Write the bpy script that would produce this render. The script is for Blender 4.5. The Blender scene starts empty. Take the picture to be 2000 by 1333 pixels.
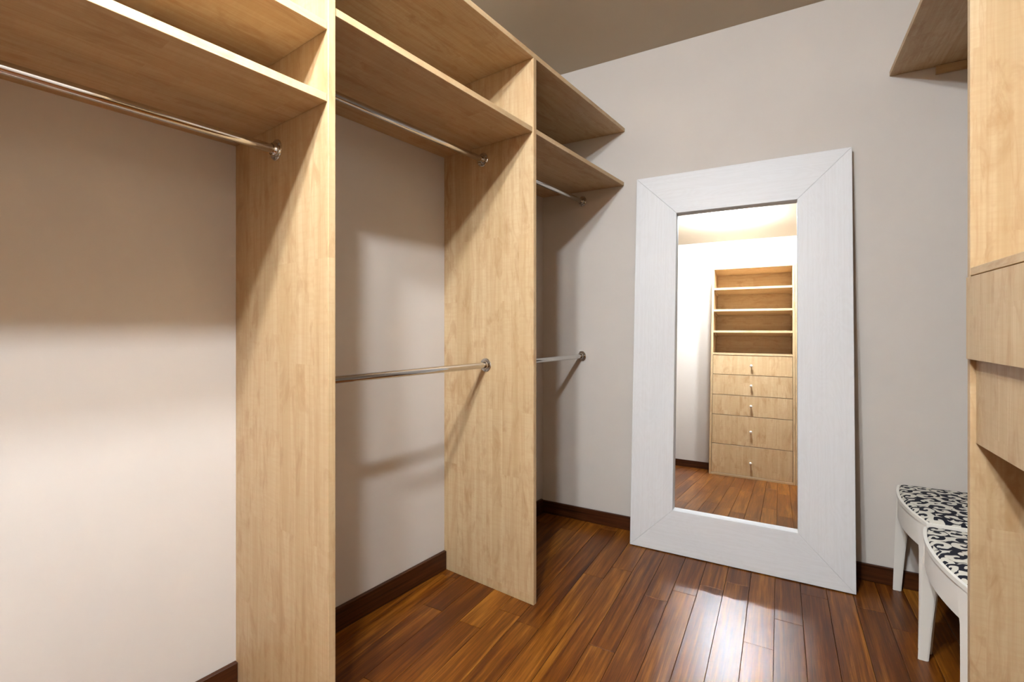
import bpy, bmesh, math, random
from mathutils import Vector, Matrix
random.seed(7)
C = bpy.context.scene.collection
scn = bpy.context.scene

# ------------------------------------------------------------------ camera, world, exposure
F_PX, Y_HOR, YAW, CAM_H = 930.3, 640.0, 0.5124, 1.10
cd = bpy.data.cameras.new('camera'); cam = bpy.data.objects.new('camera', cd); C.objects.link(cam)
cd.sensor_fit = 'HORIZONTAL'; cd.sensor_width = 36.0; cd.lens = F_PX / 2000 * 36.0
cd.shift_y = -(1333 / 2 - Y_HOR) / 2000
cd.clip_start = 0.02
cam.location = (0, 0, CAM_H); cam.rotation_euler = (math.pi / 2, 0, YAW)
scn.camera = cam
w = bpy.data.worlds.new('world'); scn.world = w; w.use_nodes = True
w.node_tree.nodes['Background'].inputs[0].default_value = (0, 0, 0, 1)
scn.view_settings.view_transform = 'Standard'
scn.view_settings.look = 'None'
scn.view_settings.gamma = 1.0
scn.view_settings.use_curve_mapping = False
scn.view_settings.exposure = 0.67
scn.cycles.max_bounces = 14
scn.cycles.diffuse_bounces = 8
scn.cycles.glossy_bounces = 6
scn.cycles.sample_clamp_indirect = 60.0

LAMP_EMIT = 1120.0
LAMP_COL = (0.90, 1.0, 1.10)
LAMP_AT = (-0.425, 0.06, 2.578)

# ------------------------------------------------------------------ room numbers
D = 2.5674            # back wall
NEAR = -0.80          # wall behind the camera
RIGHT = 0.90
CEIL = 2.578
A = 0.1245            # the left wall leans this much away from the square
CX = -1.2327          # back left corner
LX = lambda y: CX - math.tan(A) * (D - y)

# ------------------------------------------------------------------ helpers
def link(name, me, mat=None, parent=None, loc=(0, 0, 0), rot=(0, 0, 0)):
    o = bpy.data.objects.new(name, me); C.objects.link(o)
    o.location = loc; o.rotation_euler = rot
    if parent: o.parent = parent
    if mat and me is not None and len(me.materials) == 0: me.materials.append(mat)
    return o
def mesh(bm, name='m', smooth=False, autosmooth=False):
    me = bpy.data.meshes.new(name)
    bmesh.ops.recalc_face_normals(bm, faces=bm.faces)
    if smooth:
        for f in bm.faces: f.smooth = True
    if autosmooth:
        for f in bm.faces: f.smooth = True
        for e in bm.edges:
            if len(e.link_faces) == 2 and e.calc_face_angle(0) > math.radians(35): e.smooth = False
    bm.to_mesh(me); bm.free(); return me
def add_box(bm, x0, x1, y0, y1, z0, z1, bev=0.0):
    r = bmesh.ops.create_cube(bm, size=1.0)
    for v in r['verts']:
        v.co = Vector(((x0 + x1) / 2 + v.co.x * (x1 - x0), (y0 + y1) / 2 + v.co.y * (y1 - y0), (z0 + z1) / 2 + v.co.z * (z1 - z0)))
    if bev:
        es = list({e for v in r['verts'] for e in v.link_edges})
        bmesh.ops.bevel(bm, geom=es, offset=bev, segments=1, affect='EDGES', profile=0.5)
def board(name, x0, x1, y0, y1, z0, z1, mat, parent=None, bev=0.0009):
    """a box whose origin is its own centre (so its grain has its own place)"""
    bm = bmesh.new(); cx, cy, cz = (x0 + x1) / 2, (y0 + y1) / 2, (z0 + z1) / 2
    add_box(bm, x0 - cx, x1 - cx, y0 - cy, y1 - cy, z0 - cz, z1 - cz, bev)
    return link(name, mesh(bm, name), mat, parent, (cx, cy, cz))
def add_prism(bm, poly, z0, z1, bev=0.0):
    lo = [bm.verts.new((x, y, z0)) for x, y in poly]; hi = [bm.verts.new((x, y, z1)) for x, y in poly]
    n = len(poly); fs = [bm.faces.new(lo[::-1]), bm.faces.new(hi)]
    for i in range(n): fs.append(bm.faces.new((lo[i], lo[(i + 1) % n], hi[(i + 1) % n], hi[i])))
    if bev:
        es = list({e for f in fs for e in f.edges})
        bmesh.ops.bevel(bm, geom=es, offset=bev, segments=1, affect='EDGES', profile=0.5)
def prism(name, poly, z0, z1, mat, parent=None, bev=0.0009):
    bm = bmesh.new(); cx = sum(p[0] for p in poly) / len(poly); cy = sum(p[1] for p in poly) / len(poly); cz = (z0 + z1) / 2
    add_prism(bm, [(x - cx, y - cy) for x, y in poly], z0 - cz, z1 - cz, bev)
    return link(name, mesh(bm, name), mat, parent, (cx, cy, cz))
def add_lathe(bm, prof, n=32, M=Matrix()):
    """prof: list of (radius, height) turned round local z, then moved by M"""
    rings = []
    for r, z in prof:
        if r < 1e-6: rings.append([bm.verts.new(M @ Vector((0, 0, z)))])
        else: rings.append([bm.verts.new(M @ Vector((r * math.cos(2 * math.pi * i / n), r * math.sin(2 * math.pi * i / n), z))) for i in range(n)])
    for a, b in zip(rings, rings[1:]):
        for i in range(n):
            j = (i + 1) % n
            if len(a) == 1 and len(b) == 1: continue
            if len(a) == 1: bm.faces.new((a[0], b[j], b[i]))
            elif len(b) == 1: bm.faces.new((a[i], a[j], b[0]))
            else: bm.faces.new((a[i], a[j], b[j], b[i]))
def empty(name, loc=(0, 0, 0), rot=(0, 0, 0)):
    o = bpy.data.objects.new(name, None); C.objects.link(o); o.location = loc; o.rotation_euler = rot
    o.empty_display_size = 0.1
    return o
def tag(o, label, cat, group=None):
    o['label'] = label; o['category'] = cat
    if group: o['group'] = group
    return o
def struct(o):
    o['kind'] = 'structure'; return o

# ------------------------------------------------------------------ materials
def newmat(name):
    m = bpy.data.materials.new(name); m.use_nodes = True
    nt = m.node_tree; b = nt.nodes['Principled BSDF']
    return m, nt, b
def N(nt, t, **kw):
    n = nt.nodes.new(t)
    for k, v in kw.items(): setattr(n, k, v)
    return n
def math_(nt, op, a, b=None, c=None):
    n = N(nt, 'ShaderNodeMath', operation=op)
    for i, v in enumerate((a, b, c)):
        if v is None: continue
        if isinstance(v, (int, float)): n.inputs[i].default_value = v
        else: nt.links.new(v, n.inputs[i])
    return n.outputs[0]
def mix(nt, fac, a, b, mode='MIX'):
    n = N(nt, 'ShaderNodeMix', data_type='RGBA', blend_type=mode)
    for s, v in ((n.inputs[0], fac), (n.inputs[6], a), (n.inputs[7], b)):
        if isinstance(v, (int, float)): s.default_value = v
        elif isinstance(v, tuple): s.default_value = (*v, 1)
        else: nt.links.new(v, s)
    return n.outputs[2]
def ramp(nt, fac, stops, interp='LINEAR'):
    n = N(nt, 'ShaderNodeValToRGB'); cr = n.color_ramp; cr.interpolation = interp
    while len(cr.elements) < len(stops): cr.elements.new(0.5)
    for e, (p, c) in zip(cr.elements, stops):
        e.position = p; e.color = (*c, 1) if isinstance(c, tuple) else (c, c, c, 1)
    nt.links.new(fac, n.inputs[0]); return n.outputs[0]
def noise(nt, vec, scale, detail=3, rough=0.5, dist=0.0):
    n = N(nt, 'ShaderNodeTexNoise'); nt.links.new(vec, n.inputs['Vector'])
    n.inputs['Scale'].default_value = scale; n.inputs['Detail'].default_value = detail
    n.inputs['Roughness'].default_value = rough; n.inputs['Distortion'].default_value = dist
    return n.outputs['Fac']
def grain_vec(nt, axis, space='Object'):
    """(along the grain, across, across) with a random offset per object"""
    if space == 'World': src = N(nt, 'ShaderNodeNewGeometry').outputs['Position']
    else: src = N(nt, 'ShaderNodeTexCoord').outputs['Object']
    s = N(nt, 'ShaderNodeSeparateXYZ'); nt.links.new(src, s.inputs[0])
    o = {'X': (0, 1, 2), 'Y': (1, 0, 2), 'Z': (2, 0, 1)}[axis]
    r = N(nt, 'ShaderNodeObjectInfo').outputs['Random']
    al = math_(nt, 'ADD', s.outputs[o[0]], math_(nt, 'MULTIPLY', r, 37.0))
    ac = math_(nt, 'ADD', math_(nt, 'ADD', s.outputs[o[1]], s.outputs[o[2]]), math_(nt, 'MULTIPLY', r, 11.0))
    return al, ac, r
def comb(nt, x, y, z=0.0):
    n = N(nt, 'ShaderNodeCombineXYZ')
    for i, v in enumerate((x, y, z)):
        if isinstance(v, (int, float)): n.inputs[i].default_value = v
        else: nt.links.new(v, n.inputs[i])
    return n.outputs[0]
def bump(nt, b, h, strength, dist):
    n = N(nt, 'ShaderNodeBump'); n.inputs['Strength'].default_value = strength; n.inputs['Distance'].default_value = dist
    nt.links.new(h, n.inputs['Height']); nt.links.new(n.outputs[0], b.inputs['Normal'])

def maple(axis):
    m, nt, b = newmat('maple_laminate_' + axis.lower())
    al, ac, r = grain_vec(nt, axis)
    # glued staves
    br = N(nt, 'ShaderNodeTexBrick'); br.offset = 0.37; br.offset_frequency = 2
    nt.links.new(comb(nt, al, ac), br.inputs['Vector'])
    br.inputs['Scale'].default_value = 1.0; br.inputs['Brick Width'].default_value = 0.72; br.inputs['Row Height'].default_value = 0.085
    br.inputs['Mortar Size'].default_value = 0.0; br.inputs['Color1'].default_value = (0, 0, 0, 1); br.inputs['Color2'].default_value = (1, 1, 1, 1)
    stave = N(nt, 'ShaderNodeSeparateColor'); nt.links.new(br.outputs['Color'], stave.inputs[0]); sv = stave.outputs[0]
    alo = math_(nt, 'ADD', al, math_(nt, 'MULTIPLY', sv, 9.0))
    fine = noise(nt, comb(nt, math_(nt, 'MULTIPLY', alo, 2.2), math_(nt, 'MULTIPLY', ac, 150.0)), 1.0, 4, 0.6)
    cath = noise(nt, comb(nt, math_(nt, 'MULTIPLY', alo, 1.5), math_(nt, 'MULTIPLY', ac, 16.0)), 1.0, 3, 0.55, 1.2)
    blot = noise(nt, comb(nt, math_(nt, 'MULTIPLY', alo, 6.0), math_(nt, 'MULTIPLY', ac, 17.0)), 1.0, 4, 0.65, 0.8)
    curl = noise(nt, comb(nt, math_(nt, 'MULTIPLY', alo, 110.0), math_(nt, 'MULTIPLY', ac, 14.0)), 1.0, 2, 0.5, 0.5)
    band = noise(nt, comb(nt, math_(nt, 'MULTIPLY', alo, 0.35), math_(nt, 'MULTIPLY', ac, 34.0)), 1.0, 3, 0.6)
    tone = math_(nt, 'ADD', math_(nt, 'MULTIPLY', sv, 0.42), math_(nt, 'MULTIPLY', ramp(nt, band, [(0.36, 0.0), (0.64, 1.0)]), 0.58))
    col = mix(nt, tone, (0.43, 0.295, 0.152), (0.535, 0.395, 0.235))
    col = mix(nt, ramp(nt, blot, [(0.52, 0.0), (0.72, 0.75)]), col, (0.32, 0.175, 0.072))
    col = mix(nt, ramp(nt, cath, [(0.46, 0.0), (0.50, 0.30), (0.54, 0.0)]), col, (0.36, 0.20, 0.085))
    col = mix(nt, ramp(nt, fine, [(0.33, 0.30), (0.60, 0.0)]), col, (0.38, 0.22, 0.10))
    col = mix(nt, ramp(nt, curl, [(0.36, 0.20), (0.58, 0.0)]), col, (0.40, 0.25, 0.12))
    nt.links.new(col, b.inputs['Base Color'])
    b.inputs['Roughness'].default_value = 0.42
    b.inputs['Specular IOR Level'].default_value = 0.35
    bump(nt, b, fine, 0.12, 0.0006)
    return m
MAPLE = {k: maple(k) for k in 'XYZ'}

def plain(name, col, rough=0.5, metal=0.0, spec=0.5):
    m, nt, b = newmat(name)
    b.inputs['Base Color'].default_value = (*col, 1); b.inputs['Roughness'].default_value = rough
    b.inputs['Metallic'].default_value = metal; b.inputs['Specular IOR Level'].default_value = spec
    return m, nt, b
def plaster(name, col):
    m, nt, b = plain(name, col, 0.75, 0, 0.25)
    g = N(nt, 'ShaderNodeNewGeometry').outputs['Position']
    n1 = noise(nt, g, 3.0, 4, 0.6); n2 = noise(nt, g, 260.0, 3, 0.6)
    c = mix(nt, ramp(nt, n1, [(0.35, 0.0), (0.7, 1.0)]), col, tuple(v * 0.965 for v in col))
    nt.links.new(c, b.inputs['Base Color'])
    bump(nt, b, math_(nt, 'ADD', math_(nt, 'MULTIPLY', n1, 1.5), math_(nt, 'MULTIPLY', n2, 0.12)), 0.25, 0.004)
    return m
WALL = plaster('wall_paint', (0.54, 0.490, 0.438))
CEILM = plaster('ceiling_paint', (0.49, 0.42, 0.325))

def bamboo():
    m, nt, b = newmat('strand_bamboo_plank')
    al, ac, r = grain_vec(nt, 'Y', 'World')
    s1 = noise(nt, comb(nt, math_(nt, 'MULTIPLY', al, 2.6), math_(nt, 'MULTIPLY', ac, 60.0)), 1.0, 6, 0.68, 0.4)
    s2 = noise(nt, comb(nt, math_(nt, 'MULTIPLY', al, 5.5), math_(nt, 'MULTIPLY', ac, 230.0)), 1.0, 4, 0.65)
    s3 = noise(nt, comb(nt, math_(nt, 'MULTIPLY', al, 1.4), math_(nt, 'MULTIPLY', ac, 13.0)), 1.0, 3, 0.5, 0.3)
    f = math_(nt, 'ADD', math_(nt, 'MULTIPLY', s1, 0.55), math_(nt, 'ADD', math_(nt, 'MULTIPLY', s2, 0.22), math_(nt, 'MULTIPLY', s3, 0.28)))
    f = math_(nt, 'ADD', f, math_(nt, 'MULTIPLY', math_(nt, 'SUBTRACT', math_(nt, 'FRACT', math_(nt, 'MULTIPLY', r, 7.31)), 0.5), 0.10))
    col = ramp(nt, f, [(0.36, (0.036, 0.008, 0.001)), (0.47, (0.074, 0.0175, 0.0012)), (0.56, (0.140, 0.041, 0.0030)), (0.68, (0.28, 0.105, 0.012))])
    nt.links.new(col, b.inputs['Base Color'])
    rg = math_(nt, 'ADD', 0.26, math_(nt, 'MULTIPLY', s2, 0.10)); nt.links.new(rg, b.inputs['Roughness'])
    b.inputs['Specular IOR Level'].default_value = 0.32
    bump(nt, b, s2, 0.06, 0.0008)
    return m
BAMBOO = bamboo()
def skirting(axis):
    m, nt, b = newmat('skirting_wood_' + axis.lower())
    al, ac, r = grain_vec(nt, axis)
    s1 = noise(nt, comb(nt, math_(nt, 'MULTIPLY', al, 3.0), math_(nt, 'MULTIPLY', ac, 90.0)), 1.0, 5, 0.6, 0.3)
    nt.links.new(ramp(nt, s1, [(0.3, (0.016, 0.004, 0.001)), (0.7, (0.070, 0.020, 0.005))]), b.inputs['Base Color'])
    b.inputs['Roughness'].default_value = 0.38; b.inputs['Specular IOR Level'].default_value = 0.25
    return m
SKIRT = {k: skirting(k) for k in 'XY'}
CHROME, _, _ = plain('chrome', (0.64, 0.62, 0.60), 0.05, 1.0)
CHROME_D, _, _ = plain('chrome_screw', (0.30, 0.28, 0.26), 0.3, 1.0)
KNOB, _, _ = plain('satin_nickel', (0.86, 0.82, 0.74), 0.38, 0.6)
GLASS, _, _ = plain('mirror_silver', (0.93, 0.935, 0.93), 0.0, 1.0)
SUB, _, _ = plain('dark_subfloor', (0.02, 0.012, 0.008), 0.9)
BACKING, _, _ = plain('mirror_backing_board', (0.22, 0.15, 0.09), 0.8)
LAMPM, _, _ = plain('white_enamel', (0.85, 0.84, 0.82), 0.35)

def white_oak(axis):
    m, nt, b = newmat('white_washed_oak_' + axis.lower())
    al, ac, r = grain_vec(nt, axis)
    s1 = noise(nt, comb(nt, math_(nt, 'MULTIPLY', al, 2.5), math_(nt, 'MULTIPLY', ac, 120.0)), 1.0, 4, 0.6)
    s2 = noise(nt, comb(nt, math_(nt, 'MULTIPLY', al, 2.0), math_(nt, 'MULTIPLY', ac, 9.0)), 1.0, 2, 0.5, 1.5)
    rings = math_(nt, 'SINE', math_(nt, 'MULTIPLY', s2, 95.0))
    g = ramp(nt, math_(nt, 'ADD', math_(nt, 'MULTIPLY', s1, 0.8), math_(nt, 'MULTIPLY', rings, 0.06)), [(0.28, 0.0), (0.5, 1.0)])
    nt.links.new(mix(nt, g, (0.61, 0.602, 0.594), (0.64, 0.636, 0.632)), b.inputs['Base Color'])
    b.inputs['Roughness'].default_value = 0.5
    bump(nt, b, g, 0.08, 0.0005)
    return m
OAK = {k: white_oak(k) for k in 'XZ'}
CREAM, _, _ = plain('cream_lacquer', (0.72, 0.68, 0.61), 0.32)

def scroll_fabric():
    m, nt, b = newmat('black_scroll_print_fabric')
    src = N(nt, 'ShaderNodeTexCoord').outputs['Object']
    wob = N(nt, 'ShaderNodeTexNoise'); nt.links.new(src, wob.inputs['Vector']); wob.inputs['Scale'].default_value = 22.0; wob.inputs['Detail'].default_value = 1.0
    sub = N(nt, 'ShaderNodeVectorMath', operation='SUBTRACT'); nt.links.new(wob.outputs['Color'], sub.inputs[0]); sub.inputs[1].default_value = (0.5, 0.5, 0.5)
    sc = N(nt, 'ShaderNodeVectorMath', operation='SCALE'); nt.links.new(sub.outputs[0], sc.inputs[0]); sc.inputs['Scale'].default_value = 0.018
    ad = N(nt, 'ShaderNodeVectorMath', operation='ADD'); nt.links.new(src, ad.inputs[0]); nt.links.new(sc.outputs[0], ad.inputs[1])
    fl = N(nt, 'ShaderNodeVectorMath', operation='MULTIPLY'); nt.links.new(ad.outputs[0], fl.inputs[0]); fl.inputs[1].default_value = (1, 1, 0)
    SC = 20.0
    vo = N(nt, 'ShaderNodeTexVoronoi', voronoi_dimensions='2D', feature='F1'); nt.links.new(fl.outputs[0], vo.inputs['Vector']); vo.inputs['Scale'].default_value = SC
    vo.inputs['Randomness'].default_value = 0.8
    rel = N(nt, 'ShaderNodeVectorMath', operation='SUBTRACT'); nt.links.new(fl.outputs[0], rel.inputs[0]); nt.links.new(vo.outputs['Position'], rel.inputs[1])
    sp = N(nt, 'ShaderNodeSeparateXYZ'); nt.links.new(rel.outputs[0], sp.inputs[0])
    hand = N(nt, 'ShaderNodeSeparateColor'); nt.links.new(vo.outputs['Color'], hand.inputs[0])
    sgn = math_(nt, 'SIGN', math_(nt, 'SUBTRACT', hand.outputs[0], 0.5))
    ang = math_(nt, 'MULTIPLY', math_(nt, 'ARCTAN2', sp.outputs[1], sp.outputs[0]), sgn)
    rad = vo.outputs['Distance']
    ph = math_(nt, 'ADD', math_(nt, 'ADD', ang, math_(nt, 'MULTIPLY', rad, 9.0)), math_(nt, 'MULTIPLY', hand.outputs[1], 6.28))
    s = math_(nt, 'SINE', ph)
    thin = noise(nt, fl.outputs[0], 46.0, 1, 0.5)
    v = math_(nt, 'ADD', s, math_(nt, 'MULTIPLY', math_(nt, 'SUBTRACT', thin, 0.5), 2.6))
    k = ramp(nt, v, [(-0.12, 0.0), (-0.05, 1.0)])
    weave = noise(nt, src, 900.0, 2, 0.5)
    base = mix(nt, weave, (0.46, 0.42, 0.35), (0.60, 0.56, 0.48))
    nt.links.new(mix(nt, k, base, (0.010, 0.010, 0.016)), b.inputs['Base Color'])
    b.inputs['Roughness'].default_value = 0.85; b.inputs['Specular IOR Level'].default_value = 0.2
    bump(nt, b, weave, 0.3, 0.0008)
    return m
FABRIC = scroll_fabric()

# ------------------------------------------------------------------ room shell
T = 0.12
def wallprism(name, poly, z0, z1, mat):
    bm = bmesh.new(); add_prism(bm, poly, z0, z1); return struct(link(name, mesh(bm, name), mat))
xl0, xl1 = LX(NEAR), CX
nx, ny = -math.cos(A) * T, math.sin(A) * T
wallprism('wall_left', [(xl1, D), (xl0, NEAR), (xl0 + nx, NEAR + ny), (xl1 + nx, D + ny)], 0, CEIL, WALL)
wallprism('wall_back', [(xl1 - 0.15, D), (RIGHT + T, D), (RIGHT + T, D + T), (xl1 - 0.15, D + T)], 0, CEIL, WALL)
wallprism('wall_right', [(RIGHT, NEAR - T), (RIGHT + T, NEAR - T), (RIGHT + T, D), (RIGHT, D)], 0, CEIL, WALL)
wallprism('wall_front', [(xl0 - T, NEAR - T), (RIGHT, NEAR - T), (RIGHT, NEAR), (xl0 - T, NEAR)], 0, CEIL, WALL)
wallprism('ceiling', [(xl0 - T, NEAR - T), (RIGHT + T, NEAR - T), (RIGHT + T, D + T), (xl0 - T, D + T)], CEIL, CEIL + 0.1, CEILM)
floor = wallprism('floor', [(xl0 - T, NEAR - T), (RIGHT + T, NEAR - T), (RIGHT + T, D + T), (xl0 - T, D + T)], -0.10, -0.014, SUB)

# planks: rows along y, joints measured where the photograph shows them
PW = 0.0935; PX0 = -0.0185; PL = 0.95
known = {-2: 1.30, -1: 1.851, 0: 2.053, -4: 2.067, -8: 2.015, -6: 1.572, -11: 1.46, -10: 1.595, 1: 2.302, -3: 1.22, -5: 1.02, -7: 1.18, 2: 1.78, 3: 1.35, 4: 2.2}
plank_cache = {}
row = -18
while PX0 + row * PW < RIGHT + 0.02:
    x0 = PX0 + row * PW
    j0 = known.get(row, random.uniform(1.0, 2.3))
    ys = [j0]
    while ys[0] > NEAR: ys.insert(0, ys[0] - PL)
    while ys[-1] < D: ys.append(ys[-1] + PL)
    for a, b_ in zip(ys, ys[1:]):
        a2, b2 = max(a, NEAR - 0.02), min(b_, D + 0.02)
        if b2 - a2 < 0.03: continue
        L = round(b2 - a2, 3)
        if L not in plank_cache:
            bm = bmesh.new(); g = 0.0006; c = 0.0007
            X0, X1, Y0, Y1 = -PW / 2 + g, PW / 2 - g, -L / 2 + g, L / 2 - g
            lo = [bm.verts.new(p) for p in ((X0, Y0, -0.014), (X1, Y0, -0.014), (X1, Y1, -0.014), (X0, Y1, -0.014))]
            md = [bm.verts.new(p) for p in ((X0, Y0, -c), (X1, Y0, -c), (X1, Y1, -c), (X0, Y1, -c))]
            hi = [bm.verts.new(p) for p in ((X0 + c, Y0 + c, 0), (X1 - c, Y0 + c, 0), (X1 - c, Y1 - c, 0), (X0 + c, Y1 - c, 0))]
            bm.faces.new(hi)
            for i in range(4):
                j = (i + 1) % 4
                bm.faces.new((lo[i], lo[j], md[j], md[i])); bm.faces.new((md[i], md[j], hi[j], hi[i]))
            me = mesh(bm, 'plank'); me.materials.append(BAMBOO); plank_cache[L] = me
        p = link('plank', plank_cache[L], None, floor, (x0 + PW / 2, (a2 + b2) / 2, 0))
    row += 1

# left shelving frame: local x = out from the wall, local y = minus the distance from the back corner
U1, U2, U0 = 1.7273, 0.8309, 2.78
W, SW, TH = 0.4913, 0.487, 0.020
ROOTL = dict(loc=(CX, D, 0), rot=(0, 0, -A))

# skirting boards
bm = bmesh.new(); e = 0.016
for u_a, u_b in ((0.02, U2 - TH), (U2, U1 - TH), (U1, U0 - TH), (U0, (D - NEAR) / math.cos(A) - 0.02)):
    add_box(bm, 0.0, e, -u_b + 0.0005, -u_a - 0.0005, 0.0, 0.0846, 0.0015)
o = struct(link('baseboard_left', mesh(bm, 'baseboard_left'), SKIRT['Y'], None, ROOTL['loc'], ROOTL['rot']))
bm = bmesh.new(); add_box(bm, -(RIGHT - CX) / 2, (RIGHT - CX) / 2, -0.0125, 0, 0, 0.0733, 0.0015)
struct(link('baseboard_back', mesh(bm, 'baseboard_back'), SKIRT['X'], None, ((RIGHT + CX) / 2, D, 0)))
struct(board('baseboard_front', xl0 + 0.01, -0.6455, NEAR, NEAR + 0.0125, 0, 0.0733, SKIRT['X']))
struct(board('baseboard_right', RIGHT - 0.0125, RIGHT, 1.60, D - 0.013, 0, 0.0733, SKIRT['Y']))

# ------------------------------------------------------------------ left shelving
shelving = empty('shelving_unit', ROOTL['loc'], ROOTL['rot'])
tag(shelving, 'tall open maple wardrobe shelving with chrome hanging rails along the left wall', 'shelving')
H = 2.1677; Z2, Z1A, Z1B = 1.874, 1.6521, 1.8284
G = 0.0006
for u in (U1, U2, U0):
    board('side_panel', 0.0005, W, -u, -u + TH, 0.0, H, MAPLE['Z'], shelving)
tanA = math.tan(A)
def shelf_poly(u_far, u_near, depth, to_wall=False):
    if to_wall:   # the far end is cut to the back wall, which is not square to this one
        return [(0.0008, -u_near), (depth, -u_near), (depth, depth * tanA - 0.001), (0.0008, -0.001)]
    return [(0.0008, -u_near), (depth, -u_near), (depth, -u_far), (0.0008, -u_far)]
prism('top_shelf', shelf_poly(0, U0, W, True), H, H + TH, MAPLE['Y'], shelving)
for z, a_, b_, tw in ((Z2, 0, U2 - TH, True), (Z2, U2, U1 - TH, False), (Z1A, U1, U0 - TH, False), (Z1B, U1, U0 - TH, False)):
    prism('shelf', shelf_poly(a_ + G, b_ - G, SW, tw), z, z + TH, MAPLE['Y'], shelving)
_b = bmesh.new(); add_lathe(_b, [(0.0031, 0.003), (0.0031, 0.0048), (0.002, 0.0055), (0.0, 0.0050)], 10)
SCREW = mesh(_b, 'screw', smooth=True); SCREW.materials.append(CHROME_D)
def rail(parent, p0, p1, n0, n1, r=0.0125):
    """chrome tube from p0 to p1 (parent's space) with a round flange at each end facing n0 / n1"""
    p0, p1 = Vector(p0), Vector(p1); ax = (p1 - p0); L = ax.length; mid = (p0 + p1) / 2
    Q = ax.to_track_quat('Z', 'Y').to_matrix().to_4x4()
    bm = bmesh.new(); add_lathe(bm, [(r, -L / 2), (r, L / 2)], 32, Q)
    t = link('hanging_rail', mesh(bm, 'rail', smooth=True), CHROME, parent, mid)
    t['label'] = 'round chrome hanging rail'
    for p, n in ((p0, n0), (p1, n1)):
        Qn = Vector(n).to_track_quat('Z', 'Y').to_matrix().to_4x4()
        bm = bmesh.new()
        add_lathe(bm, [(0.0, 0.0), (0.029, 0.0), (0.029, 0.0015), (0.0275, 0.0032), (0.0185, 0.0042), (0.0175, 0.012), (0.0165, 0.0135), (0.013, 0.0135)], 40, Qn)
        f = link('flange', mesh(bm, 'flange', autosmooth=True), CHROME, t, p - mid)
        for k in range(3):
            a = 0.5 + k * 2.0944
            s = link('screw', SCREW, None, t, p - mid + (Qn @ Vector((0.0228 * math.cos(a), 0.0228 * math.sin(a), 0))))
            s.rotation_euler = Qn.to_euler()
    return t
# back wall normal and direction seen from the slanted frame
nb = (-math.sin(A), -math.cos(A), 0.0)
for v, z in ((0.2463, 1.8195), (0.2432, 0.9363)):
    rail(shelving, (v, -(U2 - TH), z), (v, v * tanA, z), (0, 1, 0), nb)
for v, z in ((0.2295, 1.8172), (0.2465, 0.9401)):
    rail(shelving, (v, -(U1 - TH), z), (v, -U2, z), (0, 1, 0), (0, -1, 0))
rail(shelving, (0.2436, -(U0 - TH), 1.5874), (0.2436, -U1, 1.5874), (0, 1, 0), (0, -1, 0))

# ------------------------------------------------------------------ right cabinet
XR, YP = 0.4082, 1.5747
YN = 0.62
cab = empty('wardrobe_cabinet', (XR, YP, 0))
tag(cab, 'maple wardrobe at the right edge, with two hanging drawers and a high end shelf', 'wardrobe')
def rb(name, x0, x1, y0, y1, z0, z1, ax, parent=cab):
    return board(name, x0 - XR, x1 - XR, y0 - YP, y1 - YP, z0, z1, MAPLE[ax], parent)
rb('side_panel', XR, RIGHT - 0.001, YP, YP + TH, 0, 2.1739, 'Z')
rb('side_panel', XR, RIGHT - 0.001, YN - TH, YN, 0, 2.1739, 'Z')
rb('top_shelf', XR, RIGHT - 0.001, YN - TH, D - 0.001, 2.1739, 2.1739 + TH, 'Y')
rb('shelf_support', XR + 0.15, RIGHT - 0.002, D - 0.014, D - 0.001, 2.140, 2.1736, 'X')
rb('counter_shelf', XR, RIGHT - 0.002, YN + G, YP - G, 1.2275, 1.2465, 'Y')
rb('bottom_board', XR + 0.045, RIGHT - 0.002, YN + G, YP - G, 0.8175, 0.830, 'Y')
for z0, z1, xf in ((1.0225, 1.2228, XR - 0.008), (0.8162, 1.0205, XR + 0.010)):
    d = rb('drawer', xf, xf + 0.018, YN + 0.002, YP - 0.0018, z0, z1, 'Z')
    bm = bmesh.new()
    add_box(bm, 0.0092, 0.42, -0.44, -0.428, -0.080, 0.06, 0); add_box(bm, 0.0092, 0.42, 0.428, 0.44, -0.080, 0.06, 0)
    add_box(bm, 0.408, 0.42, -0.428, 0.428, -0.080, 0.06, 0); add_box(bm, 0.0092, 0.408, -0.428, 0.428, -0.080, -0.072, 0)
    link('drawer_box', mesh(bm, 'drawer_box'), MAPLE['Y'], d)

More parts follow.
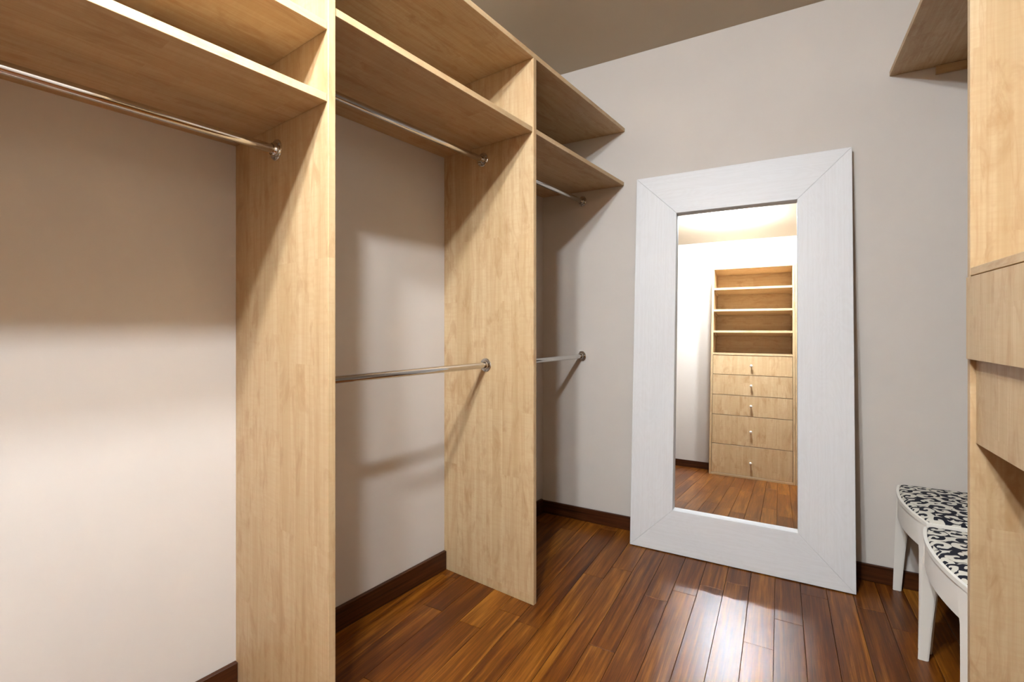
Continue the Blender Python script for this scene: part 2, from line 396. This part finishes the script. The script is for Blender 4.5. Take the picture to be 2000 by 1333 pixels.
# ------------------------------------------------------------------ tall cabinets behind the camera (seen in the mirror)
FY = -0.50
def niche_cabinet(x0, x1, label, shelves, fronts, knobs):
    r = empty('drawer_cabinet', ((x0 + x1) / 2, NEAR, 0)); tag(r, label, 'cabinet')
    cx = (x0 + x1) / 2
    def b(name, a0, a1, b0, b1, z0, z1, ax, parent=r): return board(name, a0 - cx, a1 - cx, b0 - NEAR, b1 - NEAR, z0, z1, MAPLE[ax], parent)
    b('side_panel', x0, x0 + TH, NEAR + 0.001, FY, 0, 2.17, 'Z'); b('side_panel', x1 - TH, x1, NEAR + 0.001, FY, 0, 2.17, 'Z')
    b('top_panel', x0, x1, NEAR + 0.001, FY, 2.17, 2.19, 'X')
    b('back_panel', x0 + TH + G, x1 - TH - G, NEAR + 0.001, NEAR + 0.009, 0.022, 2.169, 'X')
    b('bottom_board', x0 + TH + G, x1 - TH - G, NEAR + 0.0015, FY, 0, 0.021, 'X')
    for z in shelves:
        b('shelf', x0 + TH + G, x1 - TH - G, NEAR + 0.010, FY, z - 0.011, z + 0.011, 'X')
        if z < 1.3: continue
        for s in (0, 1):
            xa = x0 + TH + 0.001 if s == 0 else x1 - TH - 0.016
            b('shelf_bracket', xa, xa + 0.015, NEAR + 0.03, FY - 0.02, z - 0.026, z - 0.0115, 'Y')
    for (z0, z1), kz in zip(fronts, knobs):
        d = b('drawer', x0 + TH + 0.003, x1 - TH - 0.003, FY - 0.021, FY - 0.003, z0, z1, 'Z')
        bm = bmesh.new()
        M = Matrix.Rotation(-math.pi / 2, 4, 'X')
        add_lathe(bm, [(0.0, 0.0), (0.007, 0.0), (0.0055, 0.002), (0.0048, 0.011), (0.0075, 0.015), (0.0125, 0.019), (0.0138, 0.023), (0.0120, 0.027), (0.006, 0.0295), (0.0, 0.030)], 24, M)
        link('knob', mesh(bm, 'knob', smooth=True), KNOB, d, (0, 0.009, kz - (z0 + z1) / 2))['label'] = 'small round metal knob'
    return r
c1 = niche_cabinet(-0.644, 0.131, 'tall maple cabinet with four open shelves above five knobbed drawers, seen in the mirror',
    (1.953, 1.718, 1.488, 1.251), ((1.036, 1.2375), (0.824, 1.031), (0.617, 0.819), (0.3185, 0.612), (0.0235, 0.3135)), (1.130, 0.925, 0.719, 0.462, 0.154))
c2 = niche_cabinet(0.1335, 0.893, 'open hanging cabinet over two low drawers, right of the shelf cabinet in the mirror',
    (0.600,), ((0.3175, 0.587), (0.0225, 0.3145)), (0.462, 0.154))

# ------------------------------------------------------------------ leaning mirror
MX0, MX1, MY, MH, MT, TILT, FW, REC = -0.6617, 0.273, 2.392, 1.8867, 0.038, math.radians(4.1), 0.205, 0.030
MW = MX1 - MX0
mir = empty('floor_mirror', (MX0, MY + MT * 0, 0.0), (-TILT, 0, 0))
# the frame stands on its lower back edge
mir.location.z = MT * math.sin(TILT) + 0.0008
tag(mir, 'tall mirror with a wide white wooden frame leaning against the back wall', 'mirror')
def rail_piece(name, pts, ax, label=None):
    cx = sum(p[0] for p in pts) / 4; cz = sum(p[1] for p in pts) / 4
    bm = bmesh.new()
    add_prism(bm, [(x - cx, z - cz) for x, z in pts], 0, MT, 0.0011)
    bmesh.ops.transform(bm, matrix=Matrix(((1, 0, 0, 0), (0, 0, 1, 0), (0, 1, 0, 0), (0, 0, 0, 1))), verts=bm.verts)
    return link(name, mesh(bm, name), OAK[ax], mir, (cx, 0, cz))
g = 0.0002
rail_piece('frame_rail', [(g, 0), (MW - g, 0), (MW - FW - g, FW), (FW + g, FW)], 'X')
rail_piece('frame_rail', [(FW + g, MH - FW), (MW - FW - g, MH - FW), (MW - g, MH), (g, MH)], 'X')
rail_piece('frame_stile', [(0, g), (FW, FW + g), (FW, MH - FW - g), (0, MH - g)], 'Z')
rail_piece('frame_stile', [(MW, g), (MW, MH - g), (MW - FW, MH - FW - g), (MW - FW, FW + g)], 'Z')
# glass lies in a rebate: it is as wide as the opening
o = board('mirror_glass', FW + 0.0003, MW - FW - 0.0003, REC, REC + 0.004, FW + 0.0003, MH - FW - 0.0003, GLASS, mir, 0)
o['label'] = 'clear silvered mirror glass'
o = board('backing_board', FW + 0.0003, MW - FW - 0.0003, REC + 0.0045, MT - 0.001, FW + 0.0003, MH - FW - 0.0003, BACKING, mir, 0)

# ------------------------------------------------------------------ stools
SD, SB, SX, SH = 0.450, 0.032, 0.40, 0.440     # length along the wall, bow, depth, height
def bow(t): return -SB * (1 - (2 * t - 1) ** 2)
def outline(inset, n=20):
    """seat plan: bowed side towards -x, straight sides; counter-clockwise"""
    y0, y1 = inset, SD - inset
    pts = [(inset + bow((y) / SD), y) for y in [y1 + (y0 - y1) * i / n for i in range(n + 1)]]
    pts += [(SX - inset, y0), (SX - inset, y1)]
    return pts
def ring(bm, out, inn, z0, z1):
    n = len(out)
    vo0 = [bm.verts.new((*p, z0)) for p in out]; vo1 = [bm.verts.new((*p, z1)) for p in out]
    vi0 = [bm.verts.new((*p, z0)) for p in inn]; vi1 = [bm.verts.new((*p, z1)) for p in inn]
    for i in range(n):
        j = (i + 1) % n
        bm.faces.new((vo0[i], vo0[j], vo1[j], vo1[i])); bm.faces.new((vi0[j], vi0[i], vi1[i], vi1[j]))
        bm.faces.new((vo1[i], vo1[j], vi1[j], vi1[i])); bm.faces.new((vo0[j], vo0[i], vi0[i], vi0[j]))
def make_stool(label):
    r = empty('stool'); tag(r, label, 'stool', 'white upholstered stools')
    bm = bmesh.new(); ring(bm, outline(0.004), outline(0.022), 0.340, 0.4255)
    link('apron', mesh(bm, 'apron', autosmooth=True), CREAM, r)
    bm = bmesh.new(); ring(bm, outline(0.0), outline(0.0095), 0.426, 0.4395)
    bmesh.ops.bevel(bm, geom=[e_ for e_ in bm.edges if all(abs(v.co.z - 0.4395) < 1e-5 for v in e_.verts)], offset=0.0025, segments=2, affect='EDGES')
    link('seat_rim', mesh(bm, 'seat_rim', autosmooth=True), CREAM, r)
    # cushion: a domed grid inside the rim
    bm = bmesh.new(); rings = []
    prof = [(0.010, 0.428), (0.010, 0.4385), (0.013, 0.4430), (0.022, 0.4470), (0.045, 0.4505), (0.085, 0.4530), (0.13, 0.4545), (0.17, 0.4550)]
    for ins, z in prof:
        sx = (SX - 2 * ins) / (SX - 0.02); sy = (SD - 2 * ins) / (SD - 0.02)
        base = outline(0.010)
        rings.append([bm.verts.new((SX / 2 + (x - SX / 2) * sx, SD / 2 + (y - SD / 2) * sy, z)) for x, y in base])
    n = len(rings[0])
    for a, b_ in zip(rings, rings[1:]):
        for i in range(n):
            j = (i + 1) % n; bm.faces.new((a[i], a[j], b_[j], b_[i]))
    bm.faces.new(rings[-1]); bm.faces.new(rings[0][::-1])
    link('seat_cushion', mesh(bm, 'cushion', autosmooth=True), FABRIC, r)['label'] = 'cream seat pad printed with black scrolls'
    for sx_ in (0, 1):
        for sy_ in (0, 1):
            bm = bmesh.new(); prev = None
            ox = 0.0 if sx_ == 0 else SX; oy = 0.0 if sy_ == 0 else SD
            dx = 1 if sx_ == 0 else -1; dy = 1 if sy_ == 0 else -1
            for z, wdt, spl in ((0.0, 0.028, 0.014), (0.12, 0.033, 0.0095), (0.24, 0.040, 0.005), (0.33, 0.049, 0.001), (0.37, 0.056, -0.001), (0.4255, 0.058, -0.0015)):
                xa, ya = ox - dx * spl, oy - dy * spl * 0.4
                vs = [bm.verts.new((xa + dx * p * wdt + (bow(min(max(ya + dy * q * wdt, 0), SD) / SD) if dx > 0 else 0), ya + dy * q * wdt * (0.85 if z < .34 else 1), z)) for p, q in ((0, 0), (1, 0), (1, 1), (0, 1))]
                if prev:
                    for i in range(4):
                        j = (i + 1) % 4; bm.faces.new((prev[i], prev[j], vs[j], vs[i]))
                else: bm.faces.new(vs)
                prev = vs
            bm.faces.new(prev)
            bmesh.ops.recalc_face_normals(bm, faces=bm.faces)
            es = [e_ for e_ in bm.edges if abs(e_.verts[0].co.z - e_.verts[1].co.z) > 0.02]
            bmesh.ops.bevel(bm, geom=es, offset=0.0028, segments=2, affect='EDGES')
            link('leg', mesh(bm, 'leg', autosmooth=True), CREAM, r)
    return r
s1 = make_stool('white stool with black scroll seat, against the back wall beside the mirror')
s1.location = (0.432, 2.553 - SD - 0.012, 0)
def copy_thing(o, parent=None):
    c = o.copy(); C.objects.link(c); c.parent = parent
    for ch in list(o.children): copy_thing(ch, c)
    return c
s2 = copy_thing(s1); s2['label'] = 'nearer white stool with black scroll seat, partly hidden by the right wardrobe'
s2.location = (0.418, 1.603, 0)

# ------------------------------------------------------------------ ceiling light (outside the frame, lights the room)
lamp = empty('ceiling_light', LAMP_AT); tag(lamp, 'white flush ceiling light with two frosted globes above the room middle', 'lamp')
bm = bmesh.new(); add_box(bm, -0.15, 0.15, -0.03, 0.03, -0.022, -0.0005, 0.004)
link('base_plate', mesh(bm, 'base_plate'), LAMPM, lamp)
em = bpy.data.materials.new('frosted_glowing_glass'); em.use_nodes = True; nt = em.node_tree
nt.nodes.remove(nt.nodes['Principled BSDF']); en = nt.nodes.new('ShaderNodeEmission')
en.inputs[0].default_value = (*LAMP_COL, 1); en.inputs[1].default_value = LAMP_EMIT
nt.links.new(en.outputs[0], nt.nodes['Material Output'].inputs[0])
for sx_ in (-0.11, 0.11):
    bm = bmesh.new(); add_lathe(bm, [(0.0, -0.0225), (0.020, -0.0225), (0.020, -0.036), (0.0, -0.036)], 24)
    link('socket', mesh(bm, 'socket', autosmooth=True), LAMPM, lamp, (sx_, 0, 0))
    bm = bmesh.new(); bmesh.ops.create_uvsphere(bm, u_segments=28, v_segments=16, radius=0.054); bmesh.ops.scale(bm, vec=(1, 1, 0.36), verts=bm.verts)
    link('globe', mesh(bm, 'globe', smooth=True), em, lamp, (sx_, 0, -0.060))
